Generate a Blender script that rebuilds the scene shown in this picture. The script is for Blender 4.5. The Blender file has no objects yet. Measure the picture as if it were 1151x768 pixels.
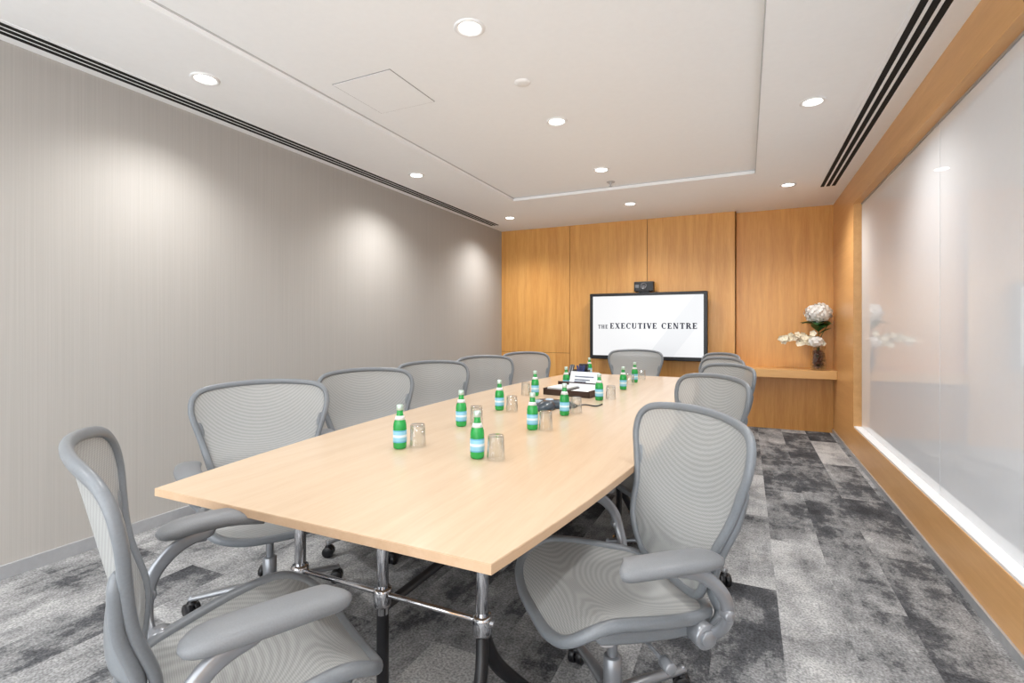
import bpy, bmesh, math, random
from mathutils import Vector, Matrix
random.seed(7)
S=bpy.context.scene
S.view_settings.view_transform='Standard'
S.view_settings.exposure=.3
COL=S.collection
pi=math.pi

# ------------------------------------------------------------------ materials
def newmat(name):
    m=bpy.data.materials.new(name); m.use_nodes=True
    nt=m.node_tree; b=nt.nodes['Principled BSDF']
    return m,nt,b
def mk(name,col,rough=.5,metal=0,var=0.06,scale=30,bump=0,spec=.5,trans=0,emit=None,es=0,ior=1.45,coat=0):
    m,nt,b=newmat(name)
    b.inputs['Roughness'].default_value=rough; b.inputs['Metallic'].default_value=metal
    b.inputs['Specular IOR Level'].default_value=spec
    b.inputs['Transmission Weight'].default_value=trans; b.inputs['IOR'].default_value=ior
    b.inputs['Coat Weight'].default_value=coat
    tc=nt.nodes.new('ShaderNodeTexCoord')
    n=nt.nodes.new('ShaderNodeTexNoise'); n.inputs['Scale'].default_value=scale
    nt.links.new(tc.outputs['Object'],n.inputs['Vector'])
    r=nt.nodes.new('ShaderNodeValToRGB')
    r.color_ramp.elements[0].position=.3; r.color_ramp.elements[1].position=.7
    r.color_ramp.elements[0].color=[c*(1-var) for c in col[:3]]+[1]
    r.color_ramp.elements[1].color=[min(1,c*(1+var)) for c in col[:3]]+[1]
    nt.links.new(n.outputs['Fac'],r.inputs['Fac']); nt.links.new(r.outputs['Color'],b.inputs['Base Color'])
    if bump:
        bp=nt.nodes.new('ShaderNodeBump'); bp.inputs['Strength'].default_value=bump; bp.inputs['Distance'].default_value=.002
        nt.links.new(n.outputs['Fac'],bp.inputs['Height']); nt.links.new(bp.outputs['Normal'],b.inputs['Normal'])
    if emit:
        b.inputs['Emission Color'].default_value=list(emit)+[1]; b.inputs['Emission Strength'].default_value=es
    return m
def N(nt,t,**kw):
    n=nt.nodes.new(t)
    for k,v in kw.items(): setattr(n,k,v)
    return n
def wood(name,c1,c2,axis='Z',rough=.35,scale=1.0,coat=.0):
    m,nt,b=newmat(name); b.inputs['Roughness'].default_value=rough
    b.inputs['Coat Weight'].default_value=coat; b.inputs['Coat Roughness'].default_value=.15
    tc=N(nt,'ShaderNodeTexCoord'); mp=N(nt,'ShaderNodeMapping')
    sc={'Z':(14,14,.9),'Y':(14,.9,14),'X':(.9,14,14)}[axis]
    mp.inputs['Scale'].default_value=[s*scale for s in sc]
    nt.links.new(tc.outputs['Object'],mp.inputs['Vector'])
    n1=N(nt,'ShaderNodeTexNoise'); n1.inputs['Scale'].default_value=1.2; n1.inputs['Detail'].default_value=6; n1.inputs['Distortion'].default_value=.6
    nt.links.new(mp.outputs['Vector'],n1.inputs['Vector'])
    n2=N(nt,'ShaderNodeTexNoise'); n2.inputs['Scale'].default_value=9; n2.inputs['Detail'].default_value=4
    nt.links.new(mp.outputs['Vector'],n2.inputs['Vector'])
    mx=N(nt,'ShaderNodeMath',operation='MULTIPLY_ADD'); mx.inputs[1].default_value=.35
    nt.links.new(n2.outputs['Fac'],mx.inputs[0]); 
    m2=N(nt,'ShaderNodeMath',operation='MULTIPLY'); m2.inputs[1].default_value=.65
    nt.links.new(n1.outputs['Fac'],m2.inputs[0]); nt.links.new(m2.outputs[0],mx.inputs[2])
    r=N(nt,'ShaderNodeValToRGB'); r.color_ramp.elements[0].position=.3; r.color_ramp.elements[1].position=.7
    r.color_ramp.elements[0].color=list(c1)+[1]; r.color_ramp.elements[1].color=list(c2)+[1]
    nt.links.new(mx.outputs[0],r.inputs['Fac'])
    nt.links.new(r.outputs['Color'],b.inputs['Base Color'])
    return m

M_wood=wood('wood_honey',(.62,.28,.07),(.80,.43,.13),'Z',.32)
M_woodR=wood('wood_honey_horizontal',(.64,.33,.115),(.76,.43,.17),'Y',.32)
M_woodedge=mk('wood_gap',(.12,.05,.015),.8)
M_table=wood('wood_maple',(.56,.415,.285),(.62,.475,.335),'Y',.27,1.0,.15)
M_tedge=wood('wood_maple_edge',(.52,.345,.21),(.59,.41,.27),'Y',.4)
M_ceil=mk('ceiling_paint',(.90,.91,.92),.9,var=.008)
M_white=mk('white_paint',(.84,.84,.84),.5,var=.01)
M_alu=mk('brushed_aluminium',(.50,.51,.53),.35,.5,var=.04)
M_black=mk('black_plastic',(.012,.012,.014),.35)
M_slot=mk('slot_dark',(.01,.01,.01),.9)
M_grayf=mk('chair_frame_gray',(.17,.184,.20),.33,var=.04,scale=200)
M_grayp=mk('chair_armpad_gray',(.165,.172,.182),.45,var=.05,scale=300,bump=.1)
M_graym=mk('chair_metal_gray',(.28,.29,.31),.3,.5,var=.04)
M_chrome=mk('chrome',(.6,.6,.62),.10,1,var=.01)
M_cap=mk('bottle_cap',(.50,.63,.57),.3,.5)
M_bottle=mk('green_glass',(.035,.50,.11),.05,trans=.5,ior=1.45,var=.02)
M_emit=mk('lamp_lens',(1,1,1),.5,emit=(1,.98,.95),es=9)

def weave():
    m,nt,b=newmat('chair_mesh_weave'); b.inputs['Roughness'].default_value=.5
    tc=N(nt,'ShaderNodeTexCoord')
    w=N(nt,'ShaderNodeTexWave',wave_type='BANDS',bands_direction='Z'); w.inputs['Scale'].default_value=70; w.inputs['Distortion'].default_value=1.0; w.inputs['Detail Scale'].default_value=8
    w2=N(nt,'ShaderNodeTexWave',wave_type='BANDS',bands_direction='X'); w2.inputs['Scale'].default_value=90
    w3=N(nt,'ShaderNodeTexWave',wave_type='BANDS',bands_direction='Y'); w3.inputs['Scale'].default_value=70; w3.inputs['Distortion'].default_value=1.0
    for q in (w,w2,w3): nt.links.new(tc.outputs['Object'],q.inputs['Vector'])
    a=N(nt,'ShaderNodeMath',operation='ADD'); nt.links.new(w.outputs['Fac'],a.inputs[0]); nt.links.new(w2.outputs['Fac'],a.inputs[1])
    a2=N(nt,'ShaderNodeMath',operation='ADD'); nt.links.new(a.outputs[0],a2.inputs[0]); nt.links.new(w3.outputs['Fac'],a2.inputs[1])
    d=N(nt,'ShaderNodeMath',operation='DIVIDE'); d.inputs[1].default_value=3; nt.links.new(a2.outputs[0],d.inputs[0])
    r=N(nt,'ShaderNodeValToRGB'); r.color_ramp.elements[0].position=.2; r.color_ramp.elements[1].position=.8
    r.color_ramp.elements[0].color=(.28,.285,.28,1); r.color_ramp.elements[1].color=(.38,.385,.38,1)
    nt.links.new(d.outputs[0],r.inputs['Fac']); nt.links.new(r.outputs['Color'],b.inputs['Base Color'])
    m2=N(nt,'ShaderNodeMath',operation='MULTIPLY_ADD'); m2.inputs[1].default_value=.16; m2.inputs[2].default_value=.80
    nt.links.new(d.outputs[0],m2.inputs[0]); nt.links.new(m2.outputs[0],b.inputs['Alpha'])
    return m
M_weave=weave()

def carpet():
    m,nt,b=newmat('carpet_tiles'); b.inputs['Roughness'].default_value=.95; b.inputs['Specular IOR Level'].default_value=.1
    tc=N(nt,'ShaderNodeTexCoord')
    def layer(off,scale,stretch,offv):
        mp=N(nt,'ShaderNodeMapping'); mp.inputs['Rotation'].default_value=(0,0,pi/2); mp.inputs['Location'].default_value=offv
        nt.links.new(tc.outputs['Object'],mp.inputs['Vector'])
        br=N(nt,'ShaderNodeTexBrick'); br.inputs['Scale'].default_value=1; br.inputs['Brick Width'].default_value=1.0; br.inputs['Row Height'].default_value=.25
        br.inputs['Mortar Size'].default_value=0; br.offset=.37; br.inputs['Color1'].default_value=(0,0,0,1); br.inputs['Color2'].default_value=(1,1,1,1)
        nt.links.new(mp.outputs['Vector'],br.inputs['Vector'])
        va=N(nt,'ShaderNodeVectorMath',operation='MULTIPLY_ADD'); va.inputs[1].default_value=(off,off,off)
        nt.links.new(br.outputs['Color'],va.inputs[0]); nt.links.new(tc.outputs['Object'],va.inputs[2])
        mp2=N(nt,'ShaderNodeMapping'); mp2.inputs['Scale'].default_value=stretch
        nt.links.new(va.outputs[0],mp2.inputs['Vector'])
        n=N(nt,'ShaderNodeTexNoise'); n.inputs['Scale'].default_value=scale; n.inputs['Detail'].default_value=10; n.inputs['Roughness'].default_value=.74
        nt.links.new(mp2.outputs['Vector'],n.inputs['Vector'])
        return n.outputs['Fac'],br.outputs['Color']
    a,bk=layer(.9,1.3,(1,1.2,1),(.3,.12,0)); c,_=layer(5,2.6,(2.0,.8,1),(.3,.12,0))
    s1=N(nt,'ShaderNodeMath',operation='MULTIPLY'); s1.inputs[1].default_value=.5; nt.links.new(a,s1.inputs[0])
    s2=N(nt,'ShaderNodeMath',operation='MULTIPLY_ADD'); s2.inputs[1].default_value=.4; nt.links.new(c,s2.inputs[0]); nt.links.new(s1.outputs[0],s2.inputs[2])
    s3=N(nt,'ShaderNodeMath',operation='MULTIPLY_ADD'); s3.inputs[1].default_value=.12; nt.links.new(bk,s3.inputs[0]); nt.links.new(s2.outputs[0],s3.inputs[2])
    r=N(nt,'ShaderNodeValToRGB'); e=r.color_ramp.elements
    e[0].position=.39; e[0].color=(.06,.062,.069,1); e[1].position=.61; e[1].color=(.62,.62,.62,1)
    x=e.new(.455); x.color=(.12,.123,.132,1); x=e.new(.48); x.color=(.25,.253,.26,1); x=e.new(.535); x.color=(.40,.402,.407,1)
    nt.links.new(s3.outputs[0],r.inputs['Fac'])
    f=N(nt,'ShaderNodeTexNoise'); f.inputs['Scale'].default_value=110; f.inputs['Detail'].default_value=3
    nt.links.new(tc.outputs['Object'],f.inputs['Vector'])
    fr=N(nt,'ShaderNodeValToRGB'); fr.color_ramp.elements[0].position=.35; fr.color_ramp.elements[1].position=.65
    fr.color_ramp.elements[0].color=(.5,.5,.5,1); fr.color_ramp.elements[1].color=(1.0,1.0,1.0,1)
    nt.links.new(f.outputs['Fac'],fr.inputs['Fac'])
    mm=N(nt,'ShaderNodeMixRGB',blend_type='MULTIPLY'); mm.inputs['Fac'].default_value=1
    nt.links.new(r.outputs['Color'],mm.inputs['Color1']); nt.links.new(fr.outputs['Color'],mm.inputs['Color2'])
    nt.links.new(mm.outputs['Color'],b.inputs['Base Color'])
    bp=N(nt,'ShaderNodeBump'); bp.inputs['Strength'].default_value=.5; bp.inputs['Distance'].default_value=.004
    nt.links.new(f.outputs['Fac'],bp.inputs['Height']); nt.links.new(bp.outputs['Normal'],b.inputs['Normal'])
    return m
M_carpet=carpet()
def fabric():
    m,nt,b=newmat('wall_fabric'); b.inputs['Roughness'].default_value=.8; b.inputs['Specular IOR Level'].default_value=.2
    tc=N(nt,'ShaderNodeTexCoord'); mp=N(nt,'ShaderNodeMapping'); mp.inputs['Scale'].default_value=(1,190,1.0)
    nt.links.new(tc.outputs['Object'],mp.inputs['Vector'])
    n=N(nt,'ShaderNodeTexNoise'); n.inputs['Scale'].default_value=1; n.inputs['Detail'].default_value=5; nt.links.new(mp.outputs['Vector'],n.inputs['Vector'])
    r=N(nt,'ShaderNodeValToRGB'); r.color_ramp.elements[0].position=.25; r.color_ramp.elements[1].position=.75
    r.color_ramp.elements[0].color=(.42,.40,.375,1); r.color_ramp.elements[1].color=(.47,.45,.425,1)
    nt.links.new(n.outputs['Fac'],r.inputs['Fac']); nt.links.new(r.outputs['Color'],b.inputs['Base Color'])
    return m
M_fabric=fabric()
M_board=mk('back_painted_glass',(.74,.76,.79),.02,var=.005,coat=.1,spec=.5)
def clearglass():
    m=bpy.data.materials.new('clear_glass'); m.use_nodes=True; nt=m.node_tree
    nt.nodes.remove(nt.nodes['Principled BSDF']); out=nt.nodes['Material Output']
    t=N(nt,'ShaderNodeBsdfTransparent'); t.inputs[0].default_value=(.96,.97,.97,1)
    g=N(nt,'ShaderNodeBsdfGlossy'); g.inputs['Roughness'].default_value=.04; g.inputs['Color'].default_value=(.9,.9,.9,1)
    lw=N(nt,'ShaderNodeLayerWeight'); lw.inputs['Blend'].default_value=.25
    mx=N(nt,'ShaderNodeMixShader'); nt.links.new(lw.outputs['Facing'],mx.inputs[0]); nt.links.new(t.outputs[0],mx.inputs[1]); nt.links.new(g.outputs[0],mx.inputs[2])
    nt.links.new(mx.outputs[0],out.inputs['Surface']); return m
M_glass=clearglass()

# ------------------------------------------------------------------ helpers
def link(o,parent=None):
    COL.objects.link(o)
    if parent: o.parent=parent
    return o
def obj(name,bm,mats,parent=None,smooth=False):
    me=bpy.data.meshes.new(name)
    bmesh.ops.recalc_face_normals(bm,faces=bm.faces)
    bm.to_mesh(me); bm.free()
    for m in (mats if isinstance(mats,(list,tuple)) else [mats]): me.materials.append(m)
    if smooth:
        for p in me.polygons: p.use_smooth=True
    return link(bpy.data.objects.new(name,me),parent)
def empty(name,loc=(0,0,0),rz=0):
    e=bpy.data.objects.new(name,None); e.location=loc; e.rotation_euler=(0,0,rz); e.empty_display_size=.1
    return link(e)
def box(bm,x0,x1,y0,y1,z0,z1,mi=0,bev=0,mat=None):
    t=bmesh.new(); bmesh.ops.create_cube(t,size=1)
    for v in t.verts: v.co=Vector(((x0+x1)/2+v.co.x*(x1-x0),(y0+y1)/2+v.co.y*(y1-y0),(z0+z1)/2+v.co.z*(z1-z0)))
    if bev: bmesh.ops.bevel(t,geom=list(t.edges),offset=bev,segments=3,affect='EDGES',profile=.5)
    merge(bm,t,mi,mat)
def merge(bm,t,mi=0,mat=None):
    vm={}
    for v in t.verts: vm[v]=bm.verts.new(mat@v.co if mat else v.co)
    for f in t.faces:
        try:
            nf=bm.faces.new([vm[v] for v in f.verts]); nf.material_index=mi; nf.smooth=f.smooth
        except ValueError: pass
    t.free()
def lathe(bm,prof,seg=24,mi=0,mat=None,sm=True,cap=False):
    t=bmesh.new(); rings=[]
    for r,z in prof:
        if r<1e-6: rings.append([t.verts.new((0,0,z))])
        else: rings.append([t.verts.new((r*math.cos(2*pi*i/seg),r*math.sin(2*pi*i/seg),z)) for i in range(seg)])
    for a,b in zip(rings,rings[1:]):
        for i in range(seg):
            j=(i+1)%seg
            if len(a)==1 and len(b)==1: continue
            if len(a)==1: f=t.faces.new((a[0],b[i],b[j]))
            elif len(b)==1: f=t.faces.new((a[i],a[j],b[0]))
            else: f=t.faces.new((a[i],a[j],b[j],b[i]))
            f.smooth=sm
    merge(bm,t,mi,mat)
def cyl(bm,p0,p1,r,seg=16,mi=0,r2=None):
    p0=Vector(p0);p1=Vector(p1); d=p1-p0; L=d.length
    q=d.to_track_quat('Z','Y').to_matrix().to_4x4(); q.translation=p0
    r2=r if r2 is None else r2
    b=min(r,r2,L/2)*.15
    lathe(bm,[(0,0),(r-b,0),(r,b),(r2,L-b),(r2-b,L),(0,L)],seg,mi,q)
def cr(pts,n=6,closed=False):
    P=[Vector(p) for p in pts]; out=[]; k=len(P)
    rng=range(k) if closed else range(k-1)
    for i in rng:
        if closed: a,b,c,d=P[(i-1)%k],P[i],P[(i+1)%k],P[(i+2)%k]
        else: a,b,c,d=P[max(i-1,0)],P[i],P[i+1],P[min(i+2,k-1)]
        for j in range(n):
            t=j/n
            out.append(.5*((2*b)+(c-a)*t+(2*a-5*b+4*c-d)*t*t+(3*b-3*c+d-a)*t**3))
    if not closed: out.append(P[-1])
    return out
def sweep(bm,path,a,b,ref=(0,0,1),closed=False,seg=12,mi=0,taper=None):
    """a = half size along ref normal, b = half size sideways"""
    t=bmesh.new(); n=len(path); rings=[]
    for i,p in enumerate(path):
        if closed: tg=path[(i+1)%n]-path[i-1]
        else: tg=path[min(i+1,n-1)]-path[max(i-1,0)]
        tg.normalize()
        rf=Vector(ref[i] if isinstance(ref,list) else ref)
        nn=rf-rf.dot(tg)*tg
        if nn.length<1e-4: nn=Vector((1,0,0))-tg.x*tg
        nn.normalize(); bb=tg.cross(nn)
        s=taper(i/(n-1)) if taper else 1
        ring=[]
        for k in range(seg):
            an=2*pi*k/seg; c=math.cos(an); s_=math.sin(an)
            c=math.copysign(abs(c)**.8,c); s_=math.copysign(abs(s_)**.8,s_)
            ring.append(t.verts.new(p+nn*c*a*s+bb*s_*b*s))
        rings.append(ring)
    m=n if closed else n-1
    for i in range(m):
        A=rings[i];B=rings[(i+1)%n]
        for k in range(seg):
            l=(k+1)%seg
            f=t.faces.new((A[k],A[l],B[l],B[k])); f.smooth=True
    if not closed:
        t.faces.new(rings[0]); t.faces.new(rings[-1])
    merge(bm,t,mi)
def endround(t):
    e=.08
    if t<e: return max(.25,math.sqrt(1-((e-t)/e)**2))
    if t>1-e: return max(.25,math.sqrt(1-((t-1+e)/e)**2))
    return 1

# ------------------------------------------------------------------ room
XL,XR,YF,YN,YB,ZC,ZT=-3.32,.92,6.75,6.87,-1.7,2.655,2.69
bm=bmesh.new(); box(bm,XL-.2,XR+.3,YB-.2,YN+.2,-.1,0); obj('floor',bm,M_carpet)
bm=bmesh.new()
tx0,tx1,ty0,ty1=-2.38,.08,-.6,5.15
box(bm,XL-.2,tx0,YB-.2,YN+.2,ZC,ZC+.15); box(bm,tx1,XR+.3,YB-.2,YN+.2,ZC,ZC+.15)
box(bm,tx0,tx1,YB-.2,ty0,ZC,ZC+.15); box(bm,tx0,tx1,ty1,YN+.2,ZC,ZC+.15); box(bm,tx0-.05,tx1+.05,ty0-.05,ty1+.05,ZT,ZT+.1)
obj('ceiling',bm,M_ceil)
M_gap=mk('shadow_gap_gray',(.52,.52,.52),.8,var=.02)
bm=bmesh.new(); g=.005
box(bm,tx0,tx0+g,ty0,ty1,ZT-.008,ZT); box(bm,tx1-g,tx1,ty0,ty1,ZC-.002,ZT); box(bm,tx0,tx1,ty1-g,ty1,ZT-.006,ZT); box(bm,tx0,tx1,ty0,ty0+g,ZT-.01,ZT)
obj('tray_shadow_strips',bm,M_gap)  # thin gray strips painting the shadow line around the tray step
bm=bmesh.new()
box(bm,XL-.15,XL,YB-.1,YN+.1,0,ZC)
obj('wall_left',bm,M_fabric)
bm=bmesh.new(); box(bm,XL,XL+.012,YB,YF,0,.07,bev=.002); obj('baseboard_left',bm,M_alu)
bm=bmesh.new()
xs=[XL,-2.25,-1.18,-.11]
box(bm,XL-.1,XR+.1,YN,YN+.1,0,ZC,0)
box(bm,XL,-.112,YF+.012,YN,0,ZC,1)
for i in range(3):
    g=.003
    if i==0:
        box(bm,xs[i],xs[i+1]-g,YF,YF+.015,0,.858,0); box(bm,xs[i],xs[i+1]-g,YF,YF+.015,.863,ZC,0)
    else: box(bm,xs[i]+g,xs[i+1]-g if i<2 else xs[i+1],YF,YF+.015,0,ZC,0)
box(bm,-.122,-.11,YF,YN,0,ZC,0)
obj('wall_far',bm,[M_wood,M_woodedge])
bm=bmesh.new(); box(bm,-.108,XR-.001,6.58,YN,.645,.74,bev=.003); obj('wall_shelf',bm,wood('wood_shelf',(.66,.36,.125),(.77,.46,.18),'X',.3))
bm=bmesh.new()
box(bm,XR,XR+.25,YB-.1,YN+.1,0,.285); box(bm,XR,XR+.25,YB-.1,YN+.1,2.40,ZC); box(bm,XR,XR+.25,5.66,YN+.1,.285,2.40)
box(bm,XR,XR+.25,YB-.1,-.6,.285,2.40)
obj('wall_right',bm,M_woodR)
bm=bmesh.new(); box(bm,XR-.012,XR,YB,YN,0,.045,bev=.002); obj('baseboard_right',bm,M_alu)
bm=bmesh.new(); box(bm,XR+.004,XR+.066,-.6,5.66,.285,.30,bev=.002); obj('trim_1',bm,M_white)
gb=empty('window_1')
yy=[-.6,1.46,3.56,5.66]
for i in range(3):
    bm=bmesh.new(); box(bm,XR+.065,XR+.075,yy[i]+.003,yy[i+1]-.003,.298,2.385,bev=.001); obj('glass_panel_%d'%(i+1),bm,M_board,gb)
bm=bmesh.new(); box(bm,XR+.076,XR+.09,-.6,5.66,.298,2.40); box(bm,XR+.06,XR+.08,-.6,5.66,2.387,2.40); obj('backing_frame',bm,M_alu,gb)
# back wall: unseen mullioned opening behind the viewpoint, added to let in sky fill
bm=bmesh.new()
box(bm,XL-.1,XR+.1,YB-.12,YB,0,.12); box(bm,XL-.1,XR+.1,YB-.12,YB,2.62,ZC)
for x in (XL,-1.9,-.5,XR): box(bm,x-.03,x+.03,YB-.12,YB,.12,2.62)
obj('back_fill_opening',bm,M_white)

def slots(x0,x1,y1,nslot):
    bm=bmesh.new(); box(bm,x0,x1,YB,y1,ZC-.004,ZC+.002,0)
    w=(x1-x0); bw=w/(nslot*2+1)
    for i in range(nslot):
        a=x0+bw*(2*i+1)-bw*.15; b=a+bw*1.3
        box(bm,a,b,YB,y1-.02,ZC-.006,ZC,1)
    return obj('ceiling_air_vent',bm,[M_ceil,M_slot])
slots(XL+.06,XL+.22,6.28,3)
slots(.66,.83,5.93,3)

bm=bmesh.new(); box(bm,-2.24,-1.81,2.26,2.71,ZT-.002,ZT+.003,1); box(bm,-2.235,-1.815,2.265,2.705,ZT-.004,ZT,0)
obj('ceiling_access_hatch',bm,[M_ceil,mk('hatch_gap',(.3,.3,.3),.9)])
def T(x,y,z): return Matrix.Translation((x,y,z))
bm=bmesh.new(); lathe(bm,[(0,-.012),(.03,-.012),(.045,-.006),(.05,0)],24,0,T(-1.2,2.72,ZT)); obj('smoke_detector',bm,M_white)
bm=bmesh.new(); lathe(bm,[(0,-.05),(.018,-.05),(.018,-.045),(.006,-.04),(.01,-.02),(.012,-.006),(.04,-.005),(.042,0)],20,0,T(-1.23,4.98,ZT)); obj('fire_sprinkler',bm,M_alu)

# downlights (the only lamps in the room; the rest is sky fill through the added back opening)
pos=[(-2.79,y) for y in (-.2,1.85,3.87,5.92)]+[(-1.21,y) for y in (-.4,.88,2.11,3.34,4.55,5.82)]+[(.38,y) for y in (-.45,1.6,3.65,5.7)]
PW=58
for x,y in pos:
    z=ZT if (tx0<x<tx1 and ty0<y<ty1) else ZC
    bm=bmesh.new()
    lathe(bm,[(.052,-.001),(.055,-.006),(.068,-.009),(.075,-.005),(.076,0)],32,0)
    lathe(bm,[(0,-.003),(.03,-.003),(.053,-.0015)],32,1)
    o=obj('recessed_downlight',bm,[M_white,M_emit]); o.location=(x,y,z)
    far=1.25 if y>3 else 1.0
    L=bpy.data.lights.new('downlight_beam','SPOT'); L.energy=PW*far*(1.15 if x<-2 else (1.1 if y>5 else (1 if x>0 else .6))); L.spot_size=math.radians(140); L.spot_blend=1; L.shadow_soft_size=.07; L.color=(1,.99,.975)
    lo=link(bpy.data.objects.new('downlight_beam',L),o); lo.location=(0,0,-.03)

# ------------------------------------------------------------------ table
tc_x,ty_0,ty_1=-1.107,.97,5.28
tbl=empty('conference_table',(tc_x,(ty_0+ty_1)/2,0))
HL=(ty_1-ty_0)/2
def hw(s): return .78-.175*abs(s/HL)**2.3
bm=bmesh.new()
def slab(bm,z0,z1,inset,mi,mside):
    n=28
    pts=[(hw(-HL+2*HL*i/n)-inset,-HL+inset+2*(HL-inset)*i/n) for i in range(n+1)]
    outl=pts+[(-x,y) for x,y in reversed(pts)]
    lo=[bm.verts.new((x,y,z0)) for x,y in outl]; hi=[bm.verts.new((x,y,z1)) for x,y in outl]
    f=bm.faces.new(lo); f.material_index=mside; f=bm.faces.new(hi); f.material_index=mi
    for i in range(len(lo)):
        j=(i+1)%len(lo); f=bm.faces.new((lo[i],lo[j],hi[j],hi[i])); f.material_index=mside
slab(bm,.706,.7285,0,0,1); slab(bm,.7285,.73,.0015,0,1)
obj('tabletop',bm,[M_table,M_tedge],tbl)
bm=bmesh.new()
for s in (-1.78,-.0,1.78):
    for x in (-.38,0,.38):
        cyl(bm,(x,s,.28),(x,s,.706),.020,20,0)
        lathe(bm,[(.0,0),(.028,0),(.030,.01),(.030,.05),(.028,.06),(.0,.06)],20,0,T(x,s,.31))
        lathe(bm,[(0,0),(.07,0),(.07,.008),(.03,.014),(0,.014)],20,0,T(x,s,.691))
    sweep(bm,[Vector((-.42,s,.35)),Vector((.42,s,.35))],.008,.009,(0,0,1))
    for x in (-.38,0,.38):
        if x==0: sweep(bm,cr([(0,s,.33),(0,s,.15),(0,s,.0)]),.020,.018,(1,0,0),mi=1)
        else:
            for d in (-1,1):
                sweep(bm,cr([(x,s,.33),(x+.02*math.copysign(1,x),s+d*.05,.2),(x+.05*math.copysign(1,x),s+d*.22,.015)]),.018,.022,(1,0,0),mi=1)
                cyl(bm,(x+.05*math.copysign(1,x),s+d*.22,0),(x+.05*math.copysign(1,x),s+d*.22,.02),.03,16,0)
sweep(bm,[Vector((0,-1.78,.30)),Vector((0,1.78,.30))],.014,.018,(0,0,1),mi=1)
box(bm,-.25,.25,-1.2,1.2,.655,.705,1)
obj('leg_frame',bm,[M_chrome,M_black],tbl)

# ------------------------------------------------------------------ task chair
def Bk(x,h):
    z=.452+h*.895
    y=-.205-.18*h-.08*h*h+.028*math.exp(-((h-.14)/.10)**2)+.06*(x/.28)**2*(.35+h)
    return Vector((x,y,z))
def St(x,y):
    z=.452+.03*(y/.24)-max(0,y-.10)**2*3.2+.030*(x/.26)**2 - .02*math.exp(-((y+.05)/.12)**2)*(1-(x/.26)**2)
    return Vector((x,y,z))
def outline(half):
    pts=[(x,h,0) for x,h in half]+[(-x,h,0) for x,h in reversed(half[1:-1])]
    return cr(pts,5,True)
back_o=outline([(0,.0),(.10,.0),(.165,.03),(.205,.13),(.243,.26),(.279,.38),(.296,.46),(.281,.53),(.21,.565),(0,.578)])
seat_o=outline([(0,.255),(.14,.252),(.225,.225),(.258,.15),(.258,.03),(.235,-.09),(.195,-.19),(.12,-.232),(0,-.238)])
def fill(bm,out,f,c,rings=9,mi=0):
    prev=None
    cv=bm.verts.new(f(c[0],c[1])); n=len(out)
    for k in range(1,rings+1):
        s=k/rings
        ring=[bm.verts.new(f(c[0]+(p.x-c[0])*s,c[1]+(p.y-c[1])*s)) for p in out]
        for i in range(n):
            j=(i+1)%n
            fc=bm.faces.new((cv,ring[i],ring[j])) if prev is None else bm.faces.new((prev[i],prev[j],ring[j],ring[i]))
            fc.smooth=True; fc.material_index=mi
        prev=ring
AZ=.65
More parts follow.
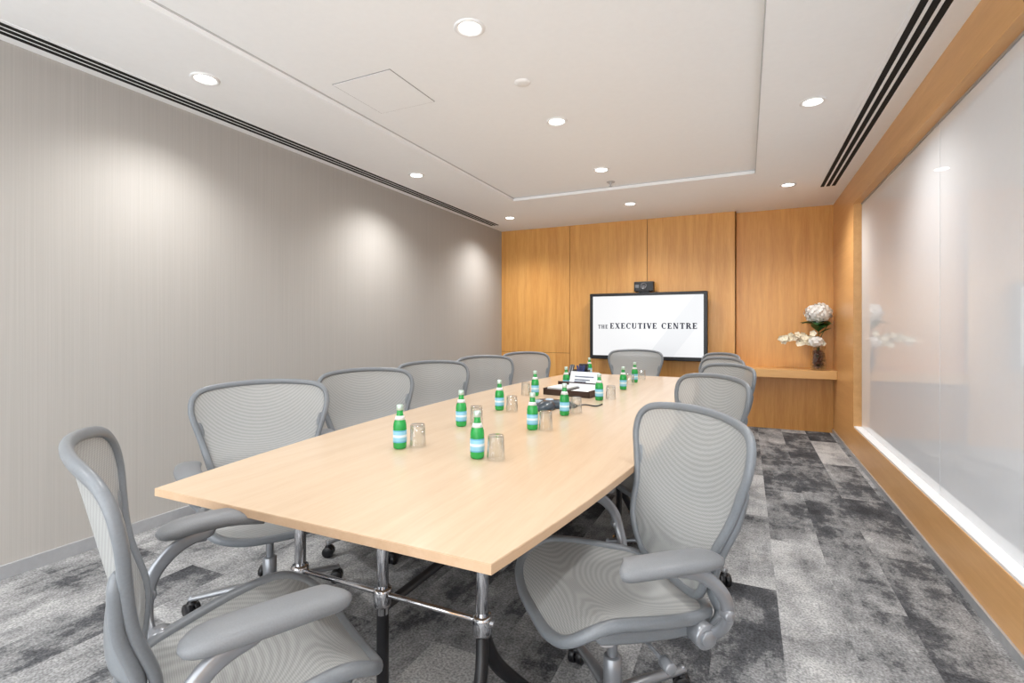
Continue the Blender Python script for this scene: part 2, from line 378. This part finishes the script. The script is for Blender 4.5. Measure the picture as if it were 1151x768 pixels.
def chair_meshes():
    parts={}
    bm=bmesh.new(); fill(bm,back_o,Bk,(0,.3)); parts['back_mesh']=(bm,[M_weave])
    bm=bmesh.new()
    path=[Bk(p.x,p.y) for p in back_o]
    sweep(bm,path,.011,.013,(0,1,.3),True,12)
    for s in (-1,1):
        sweep(bm,cr([Bk(s*.275,.40)+Vector((0,-.008,0)),Bk(s*.245,.28)+Vector((0,-.018,0)),Bk(s*.213,.16)+Vector((0,-.024,0)),Bk(s*.18,.05)+Vector((0,-.03,0)),(s*.20,-.235,.43),(s*.225,-.16,.405)]),.013,.020,(0,1,0),taper=endround)
    sweep(bm,cr([Bk(-.215,.17)+Vector((0,-.015,0)),Bk(-.1,.17)+Vector((0,-.045,0)),Bk(.1,.17)+Vector((0,-.045,0)),Bk(.215,.17)+Vector((0,-.015,0))]),.008,.035,(0,1,0),taper=endround)
    parts['back_frame']=(bm,[M_grayf])
    bm=bmesh.new(); fill(bm,seat_o,St,(0,0)); parts['seat_mesh']=(bm,[M_weave])
    bm=bmesh.new()
    path=[St(p.x,p.y)+Vector((0,0,-.006)) for p in seat_o]
    sweep(bm,path,.015,.017,(0,0,1),True,12)
    for s in (-1,1):
        sweep(bm,cr([St(s*.235,.17)+Vector((0,0,-.03)),St(s*.215,.0)+Vector((0,0,-.045)),(s*.20,-.12,.41),(s*.205,-.20,.425)]),.02,.014,(0,0,1),taper=endround)
    parts['seat_frame']=(bm,[M_grayf])
    bm=bmesh.new()
    for s in (-1,1):
        p=cr([(s*.288,-.155,AZ-.008),(s*.305,-.08,AZ),(s*.305,.02,AZ),(s*.290,.10,AZ-.008),(s*.284,.115,AZ-.012)],5)
        sweep(bm,p,.020,.048,(0,0,1),seg=16,taper=lambda t:max(.35,math.sqrt(max(0,1-((t-.5)/.5)**6))))
    parts['arm_pads']=(bm,[M_grayp])
    bm=bmesh.new()
    for s in (-1,1):
        sweep(bm,cr([(s*.225,-.15,.405),(s*.262,-.175,.425),(s*.298,-.18,.48),(s*.308,-.16,.55),(s*.303,-.10,AZ-.042),(s*.298,-.02,AZ-.02)]),.013,.018,(1,0,0),taper=endround)
        cyl(bm,(s*.21,-.15,.41),(s*.258,-.15,.41),.034,20)
        cyl(bm,(s*.258,-.15,.41),(s*.268,-.15,.41),.022,20)
        cyl(bm,(s*.295,-.17,.50),(s*.325,-.17,.50),.015,16)
    parts['arm_supports']=(bm,[M_graym])
    bm=bmesh.new()
    box(bm,-.075,.075,-.15,.12,.335,.40,bev=.02)
    sweep(bm,cr([(-.225,-.16,.405),(-.12,-.15,.365),(0,-.13,.35),(.12,-.15,.365),(.225,-.16,.405)]),.02,.03,(0,0,1))
    sweep(bm,cr([(-.205,.12,.415),(-.1,.09,.375),(0,.08,.365),(.1,.09,.375),(.205,.12,.415)]),.014,.022,(0,0,1))
    cyl(bm,(.07,.03,.37),(.25,.05,.38),.006,10); cyl(bm,(.24,.049,.38),(.29,.054,.382),.011,12)
    cyl(bm,(-.07,-.02,.365),(-.27,-.02,.37),.006,10); cyl(bm,(-.25,-.02,.37),(-.29,-.02,.37),.016,12)
    cyl(bm,(0,0,.21),(0,0,.34),.016,16)
    cyl(bm,(0,0,.09),(0,0,.23),.028,20)
    parts['tilt_mechanism']=(bm,[M_graym])
    bm=bmesh.new()
    lathe(bm,[(0,.075),(.045,.075),(.05,.09),(.045,.125),(.03,.135),(0,.135)],20)
    for k in range(5):
        a=2*pi*k/5+pi/2; c,s=math.cos(a),math.sin(a)
        sweep(bm,cr([(c*.03,s*.03,.108),(c*.15,s*.15,.098),(c*.27,s*.27,.08),(c*.325,s*.325,.072)]),.015,.024,(0,0,1),taper=lambda t:1-.4*t)
        cyl(bm,(c*.315,s*.315,.05),(c*.315,s*.315,.085),.011,10)
    parts['star_base']=(bm,[M_graym])
    bm=bmesh.new()
    for k in range(5):
        a=2*pi*k/5+pi/2; c,s=math.cos(a),math.sin(a); px,py=c*.315,s*.315; b=a+.9
        ux,uy=math.cos(b),math.sin(b)
        for d in (-1,1):
            cyl(bm,(px+ux*.004*d,py+uy*.004*d,.029),(px+ux*.026*d,py+uy*.026*d,.029),.029,18)
        lathe(bm,[(0,.066),(.012,.064),(.02,.055),(.02,.04),(0,.035)],12,0,T(px,py,0))
    parts['casters']=(bm,[M_black])
    res={}
    for k,(bm,ms) in parts.items():
        bmesh.ops.recalc_face_normals(bm,faces=bm.faces)
        me=bpy.data.meshes.new(k); bm.to_mesh(me); bm.free()
        for m in ms: me.materials.append(m)
        res[k]=me
    return res
CM=chair_meshes()
def chair(x,y,fx,fy,leg=0,sz=1,arm=0,up=0):
    """leg = world heading (degrees) of one star-base leg; up = degrees the backrest is tilted upright"""
    rz=math.atan2(-fx,fy)
    e=empty('office_chair',(x,y,0),rz); e.scale.z=sz
    for k,me in CM.items():
        o=link(bpy.data.objects.new(k,me),e)
        if k in('star_base','casters'): o.rotation_euler=(0,0,math.radians(leg)-pi/2-rz)
        if k=='arm_pads': o.location.z=arm
        if k=='arm_supports' and arm: o.scale.z=(AZ+arm-.02)/(AZ-.02)
        if k in('back_mesh','back_frame') and up:
            a=-math.radians(up); p=Vector((0,-.19,.42)); R=Matrix.Rotation(a,3,'X')
            o.rotation_euler=(a,0,0); o.location=p-R@p
    return e
chair(-1.075,.81,.45,.893,60,1.04,.025,2)
chair(-1.91,1.56,.84,-.54,0)
chair(-1.92,2.33,.86,-.50,30)
chair(-1.93,3.08,.86,-.50,10)
chair(-1.89,3.84,.86,-.50,50)
chair(-1.81,4.58,.86,-.50,5)
chair(-.375,1.54,-.76,-.65,200)
chair(-.375,2.76,-.76,-.65,-27)
chair(-.335,3.66,-.80,-.60,-30)
chair(-.40,4.46,-.80,-.60,-20)
chair(-.44,5.20,-.80,-.60,-40)
chair(-1.12,5.46,0.05,-1,40)

# ------------------------------------------------------------------ television
tv=empty('television',(-1.165,6.58,1.24))
bm=bmesh.new(); W,H=.74,.435
box(bm,-W,W,-.02,.08,-H,H,0,bev=.008); box(bm,-.3,.3,.08,.17,-.2,.2,0)
obj('tv_body',bm,M_black,tv)
m,nt,b=newmat('tv_picture')
tcn=N(nt,'ShaderNodeTexCoord'); sp=N(nt,'ShaderNodeSeparateXYZ'); nt.links.new(tcn.outputs['Object'],sp.inputs[0])
ma=N(nt,'ShaderNodeMath',operation='MULTIPLY_ADD'); ma.inputs[1].default_value=-.75; nt.links.new(sp.outputs['Z'],ma.inputs[0]); nt.links.new(sp.outputs['X'],ma.inputs[2])
rr=N(nt,'ShaderNodeValToRGB'); rr.color_ramp.interpolation='CONSTANT'
rr.color_ramp.elements[0].color=(.93,.93,.94,1); rr.color_ramp.elements[1].position=.30; rr.color_ramp.elements[1].color=(.84,.85,.87,1)
ee=rr.color_ramp.elements.new(.62); ee.color=(.90,.905,.92,1)
nt.links.new(ma.outputs[0],rr.inputs['Fac']); nt.links.new(rr.outputs['Color'],b.inputs['Emission Color'])
b.inputs['Emission Strength'].default_value=.78; b.inputs['Base Color'].default_value=(.02,.02,.02,1); b.inputs['Roughness'].default_value=.25
bm=bmesh.new(); box(bm,-W+.045,W-.045,-.0215,-.019,-H+.05,H-.04); obj('tv_screen',bm,m,tv)
def glyph(bm,ch,ox,oy,h):
    K=.27; t=.07
    def R(x0,y0,x1,y1): P([(x0,y0),(x1,y0),(x1,y1),(x0,y1)])
    def P(pts): bm.faces.new([bm.verts.new((ox+px*h,-.0225,oy+py*h)) for px,py in pts])
    def stem(x,w=K): R(x,0,x+w,1); R(x-.08,0,x+w+.08,.07); R(x-.08,.93,x+w+.08,1)
    def dia(x0,y0,x1,y1,w): P([(x0,y0),(x0+w,y0),(x1+w,y1),(x1,y1)])
    def arc(cx,cy,rx,ry,a0,a1,th,tn,n=14):
        for i in range(n):
            q=[]
            for a in (a0+(a1-a0)*i/n,a0+(a1-a0)*(i+1)/n):
                c,s=math.cos(a),math.sin(a); w=tn+(th-tn)*abs(c); q.append(((cx+rx*c,cy+ry*s),(cx+(rx-w)*c,cy+(ry-tn)*s)))
            P([q[0][0],q[1][0],q[1][1],q[0][1]])
    if ch=='I': stem(.1); return .48
    if ch=='E': stem(.1); R(.3,.89,.76,1); R(.3,0,.78,.11); R(.3,.45,.6,.55); R(.67,.72,.76,.95); R(.69,.05,.78,.29); R(.52,.36,.6,.64); return .88
    if ch=='T': R(.33,0,.6,1); R(.24,0,.69,.07); R(.04,.89,.88,1); R(.04,.72,.13,.95); R(.79,.72,.88,.95); return .94
    if ch=='H': stem(.1); stem(.66); R(.3,.45,.66,.55); return 1.1
    if ch=='X': dia(.6,0,.06,1,.28); dia(.08,0,.70,1,.13); R(0,0,.28,.07); R(.5,0,.96,.07); R(-.02,.93,.42,1); R(.58,.93,.9,1); return .98
    if ch=='V': dia(.36,0,.06,1,.28); dia(.44,0,.74,1,.13); R(-.02,.93,.42,1); R(.62,.93,.94,1); return .94
    if ch=='N': stem(.12,.13); dia(.62,0,.08,1,.26); R(.75,0,.88,1); R(.66,.93,.96,1); return 1.04
    if ch=='C': arc(.5,.5,.48,.52,pi*.25,pi*1.75,.28,.11,20); R(.74,.66,.84,.98); return .94
    if ch=='U': R(.08,.3,.35,1); R(0,.93,.43,1); R(.70,.3,.83,1); R(.64,.93,.9,1); arc(.455,.3,.375,.32,pi,2*pi,.22,.11); return .97
    if ch=='R': stem(.1); arc(.42,.73,.38,.27,-pi/2,pi/2,.27,.11); R(.3,.89,.44,1); R(.3,.46,.44,.57); dia(.66,0,.4,.5,.28); R(.62,0,1.02,.07); return 1.0
    return .5
def text(bm,s,x,z,h,width):
    t=bmesh.new(); adv=[glyph(t,c,0,0,1) if c!=' ' else .5 for c in s]; t.free()
    tot=sum(adv)+.12*(len(s)-1); k=width/(tot*h)
    n=bmesh.new(); cx=0
    for c,a in zip(s,adv):
        if c!=' ': glyph(n,c,cx,0,1)
        cx+=a+.12
    for v in n.verts: v.co=Vector((x+v.co.x*h*k,-.0225,z+v.co.z*h))
    merge(bm,n)
bm=bmesh.new(); text(bm,'EXECUTIVE CENTRE',-.465,-.032,.074,1.09); text(bm,'THE',-.625,-.032,.052,.135)
obj('tv_lettering',bm,mk('lettering_navy',(.008,.012,.04),.6),tv)
vc=empty('video_conference_camera',(-1.19,6.60,1.676))
bm=bmesh.new(); box(bm,-.125,.125,-.05,.05,.01,.14,0,bev=.012); box(bm,-.06,.06,-.045,.045,0,.012,0)
obj('camera_body',bm,M_black,vc)
bm=bmesh.new(); q=Matrix.Translation((0,-.045,.078))@Matrix.Rotation(pi/2,4,'X'); lathe(bm,[(.042,0),(.042,.02),(.035,.026),(.03,.012),(0,.018)],24,0,q); box(bm,-.11,-.06,-.052,-.049,.06,.1)
obj('camera_lens',bm,mk('lens_gray',(.12,.12,.13),.15),vc)

# ------------------------------------------------------------------ bottles & glasses
def P2(u,v,z):
    du=u-575; t=(1.25-z)/(v-366); return ((-238.4+.9063*du)*t,(511.2+.4226*du)*t)
ZTB=.7302
bm=bmesh.new()
lathe(bm,[(0,.002),(.022,0),(.027,.004),(.028,.01),(.028,.095),(.026,.110),(.018,.130),(.0135,.145),(.0125,.165),(.0125,.175),(0,.175)],24,0)
lathe(bm,[(.0283,.028),(.0286,.029),(.0286,.078),(.0283,.079)],24,1)
lathe(bm,[(.0215,.122),(.0222,.122),(.0165,.139),(.016,.139)],24,3)
lathe(bm,[(.0135,.162),(.0145,.163),(.0145,.182),(.012,.185),(0,.185)],20,2)
M_neck=mk('bottle_neck_label',(.70,.73,.73),.4)
m,nt,b=newmat('bottle_label'); b.inputs['Roughness'].default_value=.4
tcn=N(nt,'ShaderNodeTexCoord'); sp=N(nt,'ShaderNodeSeparateXYZ'); nt.links.new(tcn.outputs['Object'],sp.inputs[0])
r=N(nt,'ShaderNodeValToRGB'); r.color_ramp.interpolation='CONSTANT'
mr=N(nt,'ShaderNodeMapRange'); mr.inputs['From Min'].default_value=.028; mr.inputs['From Max'].default_value=.079
nt.links.new(sp.outputs['Z'],mr.inputs['Value']); nt.links.new(mr.outputs['Result'],r.inputs['Fac'])
e=r.color_ramp.elements; e[0].color=(.10,.37,.56,1); e[1].position=.9; e[1].color=(.10,.37,.56,1)
for p_,c_ in ((.1,(.26,.55,.70,1)),(.42,(.68,.78,.82,1)),(.62,(.26,.55,.70,1))): x=e.new(p_); x.color=c_
nt.links.new(r.outputs['Color'],b.inputs['Base Color'])
bt=obj('water_bottle',bm,[M_bottle,m,M_cap,M_neck]); bme=bt.data
bpy.data.objects.remove(bt)
for u,v in [(449,507),(536,518),(518,482),(561,464),(598,486),(601,448),(634,470),(673,453),(700,441),(713,433),(636,441),(662,425)]:
    x,y=P2(u,v-3,.73)
    o=link(bpy.data.objects.new('water_bottle',bme)); o.location=(x,y,ZTB)
bm=bmesh.new(); lathe(bm,[(.0355,.0),(.0362,.002),(.031,.093),(.029,.096),(0,.096)],24,0); lathe(bm,[(.034,.0),(.0295,.086),(0,.086)],24,0)
g=obj('drinking_glass',bm,[M_glass]); gme=g.data; bpy.data.objects.remove(g)
for u,v in [(469,505),(557,520),(535,480),(575,466),(613,487),(647,468),(686,452),(603,448),(708,436),(721,430)]:
    x,y=P2(u,v-3,.73)
    if (u,v)==(603,448): x-=.09
    o=link(bpy.data.objects.new('drinking_glass',gme)); o.location=(x,y,ZTB)

cx,cy=P2(617,458,.73)
ph=empty('conference_phone',(cx,cy,ZTB),.5)
bm=bmesh.new(); n=48; rings=[]
for s,z in ((.98,0),(1,.012),(.85,.03),(.5,.045),(.3,.05)):
    rings.append([bm.verts.new(((.13+.05*math.cos(3*a))*s*math.cos(a),(.13+.05*math.cos(3*a))*s*math.sin(a),z)) for a in [2*pi*i/n for i in range(n)]])
for A,B in zip(rings,rings[1:]):
    for i in range(n): bm.faces.new((A[i],A[(i+1)%n],B[(i+1)%n],B[i])).smooth=True
bm.faces.new(rings[0]); bm.faces.new(rings[-1])
obj('phone_body',bm,mk('phone_plastic',(.03,.045,.06),.22),ph)
bm=bmesh.new(); lathe(bm,[(0,.056),(.02,.055),(.028,.05)],20); box(bm,-.09,-.04,-.035,.035,.034,.044,0,bev=.002); box(bm,.05,.10,-.03,.03,.034,.044,0,bev=.002); obj('phone_keypad',bm,mk('phone_keys',(.35,.45,.55),.3),ph)
bm=bmesh.new(); sweep(bm,cr([(.17,0,.006),(.24,.06,.005),(.30,.0,.005),(.36,.08,.005)]),.004,.004,(0,0,1),seg=8); obj('phone_cable',bm,M_black,ph)
tr=empty('desk_organizer',(-1.18,3.62,ZTB),-.15)
bm=bmesh.new(); box(bm,-.19,.19,-.12,.12,0,.008); box(bm,-.19,.19,-.12,-.112,0,.045,bev=.002); box(bm,-.19,.19,.112,.12,0,.08,bev=.002); box(bm,-.19,-.182,-.12,.12,0,.05); box(bm,.182,.19,-.12,.12,0,.05); box(bm,-.004,.004,-.12,.12,0,.045)
obj('tray_body',bm,mk('brown_leather',(.04,.018,.012),.4,bump=.2),tr)
bm=bmesh.new()
for i in range(5): box(bm,-.175+.003*i,-.02+.003*i,-.10,.10,.009+i*.01,.017+i*.01)
box(bm,.02,.17,-.1,.1,.01,.04)
obj('notepads',bm,mk('paper_white',(.8,.8,.78),.7,var=.02),tr)
bm=bmesh.new(); R_=Matrix.Translation((0.03,.09,.01))@Matrix.Rotation(-.35,4,'X'); box(bm,-.12,.12,0,.003,0,.16,0,mat=R_); obj('welcome_card',bm,mk('card_white',(.76,.79,.84),.5,var=.02),tr)
bm=bmesh.new()
for k_,z_ in ((0,.115),(1,.09),(2,.075)): box(bm,-.08,.08-.03*k_,-.0012,.0002,z_,z_+.010,0,mat=R_)
obj('card_print',bm,mk('print_gray',(.15,.17,.22),.6),tr)
cx,cy=P2(650,428,.73)
tp=empty('desk_telephone',(cx,cy,ZTB),.2)
bm=bmesh.new()
prof=[(-.1,0),(.1,0),(.1,.09),(.07,.1),(-.1,.03)]
A=[bm.verts.new((-.1,y,z)) for y,z in prof]; B=[bm.verts.new((.1,y,z)) for y,z in prof]
bm.faces.new(A); bm.faces.new(B)
for i in range(5): bm.faces.new((A[i],A[(i+1)%5],B[(i+1)%5],B[i]))
obj('phone_base',bm,M_black,tp)
bm=bmesh.new(); sweep(bm,cr([(-.07,-.08,.06),(-.07,-.05,.075),(-.07,.05,.125),(-.07,.085,.13)]),.016,.024,(0,0,1),taper=endround)
box(bm,0,.08,.02,.09,.1,.155,0,bev=.003)
obj('phone_handset',bm,M_black,tp)
pnh=empty('pen_holder',(cx+.12,cy-.32,ZTB))
bm=bmesh.new(); lathe(bm,[(0,0),(.04,0),(.04,.1),(.036,.1),(.036,.006),(0,.006)],20); obj('cup',bm,M_black,pnh)
bm=bmesh.new()
for i in range(6):
    a=i*1.05; cyl(bm,(.008*math.cos(a),.008*math.sin(a),.008),(.035*math.cos(a),.035*math.sin(a),.17),.005,8)
obj('pens',bm,mk('pen_blue',(.02,.04,.15),.3),pnh)

# ------------------------------------------------------------------ flowers
fv=empty('flower_vase',(.75,6.68,.74))
bm=bmesh.new(); lathe(bm,[(0,.0),(.055,0),(.07,.01),(.08,.06),(.078,.12),(.066,.19),(.064,.23),(.074,.27),(.071,.27),(.061,.23),(.063,.19),(.074,.12),(.076,.06),(.066,.014),(0,.01)],28)
obj('vase_glass',bm,M_glass,fv)
bm=bmesh.new()
for i in range(150):
    a=random.random()*2*pi; z=.02+random.random()*.20; r=math.sqrt(random.random())*.056
    bmesh.ops.create_icosphere(bm,subdivisions=1,radius=.012+random.random()*.005,matrix=T(r*math.cos(a),r*math.sin(a),z))
obj('vase_pebbles',bm,mk('bark_brown',(.16,.07,.045),.4,var=.6,scale=25),fv)
M_pet=mk('petal_white',(.88,.87,.84),.6,var=.05); M_leaf=mk('leaf_green',(.03,.12,.03),.4,var=.3); M_orc=mk('orchid_cream',(.88,.80,.62),.5,var=.15)
def petal(bm,c,nrm,ang,L,Wd,mi=0,cup=.25):
    q=Vector(nrm).normalized().to_track_quat('Z','Y').to_matrix().to_4x4()@Matrix.Rotation(ang,4,'Z')
    q.translation=Vector(c)
    rows=[]
    for i in range(5):
        t=i/4; w=Wd*math.sin(pi*min(.97,t*.9+.06)); z=cup*L*t*t
        rows.append([bm.verts.new(q@Vector((L*t,-w,z))),bm.verts.new(q@Vector((L*t,0,z-.1*Wd))),bm.verts.new(q@Vector((L*t,w,z)))])
    for A,B in zip(rows,rows[1:]):
        for k in (0,1): 
            f=bm.faces.new((A[k],A[k+1],B[k+1],B[k])); f.material_index=mi; f.smooth=True
bm=bmesh.new()
def hydr(c,R,n):
    for i in range(n):
        z=1-2*(i+.5)/n; r=math.sqrt(1-z*z); a=i*2.39996; d=Vector((r*math.cos(a),r*math.sin(a),z))
        rr_=R*random.uniform(.9,1.08)
        p=Vector(c)+Vector((d.x*rr_,d.y*rr_,d.z*rr_*.8))
        for k in range(4): petal(bm,p,d+Vector((random.uniform(-.3,.3),random.uniform(-.3,.3),random.uniform(-.3,.3))),k*pi/2+i,.030,.014,cup=.1)
    bmesh.ops.create_icosphere(bm,subdivisions=2,radius=R*.7,matrix=Matrix.Translation(c))
hydr((0.0,0,.65),.135,110); hydr((-.03,-.06,.325),.07,36)
obj('hydrangea_blooms',bm,M_pet,fv)
bm=bmesh.new()
for p in ([(0,0,.05),(.0,0,.3),(.01,0,.62)],[(0.01,0,.05),(-.01,-.02,.3),(-.12,-.03,.40),(-.28,-.04,.40),(-.36,-.05,.36)],[(0,.01,.05),(.02,0,.35),(.08,-.02,.5),(.1,-.03,.56)],[(-.01,0,.05),(-.02,-.02,.28),(-.1,-.04,.33),(-.2,-.05,.33)]):
    sweep(bm,cr(p),.004,.004,(0,1,0),seg=8)
def leaf(c,dr,L,Wd): 
    d=Vector(dr).normalized(); q=d.to_track_quat('X','Z').to_matrix().to_4x4(); q.translation=Vector(c); rows=[]
    for i in range(8):
        t=i/7; w=Wd*math.sin(pi*t)**.7 if 0<t<1 else .001
        z=-.25*L*t*t
        rows.append([bm.verts.new(q@Vector((L*t,-w,z+w*.25))),bm.verts.new(q@Vector((L*t,0,z))),bm.verts.new(q@Vector((L*t,w,z+w*.25)))])
    for A,B in zip(rows,rows[1:]):
        for k in (0,1): bm.faces.new((A[k],A[k+1],B[k+1],B[k])).smooth=True
for c,d,L,w in [((0,0,.5),(-1,-.3,.5),.20,.055),((0,0,.54),(-1,-.5,.2),.19,.055),((0,0,.5),(1,-.6,.5),.15,.06),((0,0,.55),(.9,-.8,.1),.14,.06),((0,0,.5),(.3,-1,.2),.14,.055),((0,0,.54),(-.2,-1,.1),.15,.055),((0,0,.4),(.9,-.2,.9),.15,.05),((0,0,.48),(.6,.5,.6),.15,.05),((0,0,.44),(.8,-.7,1.0),.18,.06),((0,0,.44),(-.5,-.8,1.0),.16,.05)]: leaf(c,d,L,w)
obj('stems_and_leaves',bm,M_leaf,fv)
bm=bmesh.new()
for i in range(22):
    t=i/21; c=Vector((-.06-.32*t,-.04-.03*random.random(),.385+.04*random.uniform(-1,1)-.03*t))
    d=Vector((random.uniform(-.6,.4),-1,random.uniform(-.3,.5)))
    for k in range(5): petal(bm,c,d,k*2*pi/5+i,.038,.019,0)
for i in range(9):
    c=Vector((.04-.03*i,-.07,.31+.02*random.uniform(-1,1))); d=Vector((random.uniform(-.5,.5),-1,random.uniform(-.3,.3)))
    for k in range(5): petal(bm,c,d,k*2*pi/5+i,.032,.016,0)
obj('orchid_blooms',bm,M_orc,fv)

# ------------------------------------------------------------------ world + camera
w=bpy.data.worlds.new('sky'); S.world=w; w.use_nodes=True
bg=w.node_tree.nodes['Background']; bg.inputs['Color'].default_value=(.93,.97,1,1); bg.inputs['Strength'].default_value=4.0
cam=bpy.data.cameras.new('camera'); cam.sensor_width=36; cam.lens=564/1151*36; cam.shift_y=-18/1151; cam.clip_start=.05
co=link(bpy.data.objects.new('camera',cam)); co.location=(0,0,1.25); co.rotation_euler=(pi/2,0,math.atan2(263,564))
S.camera=co
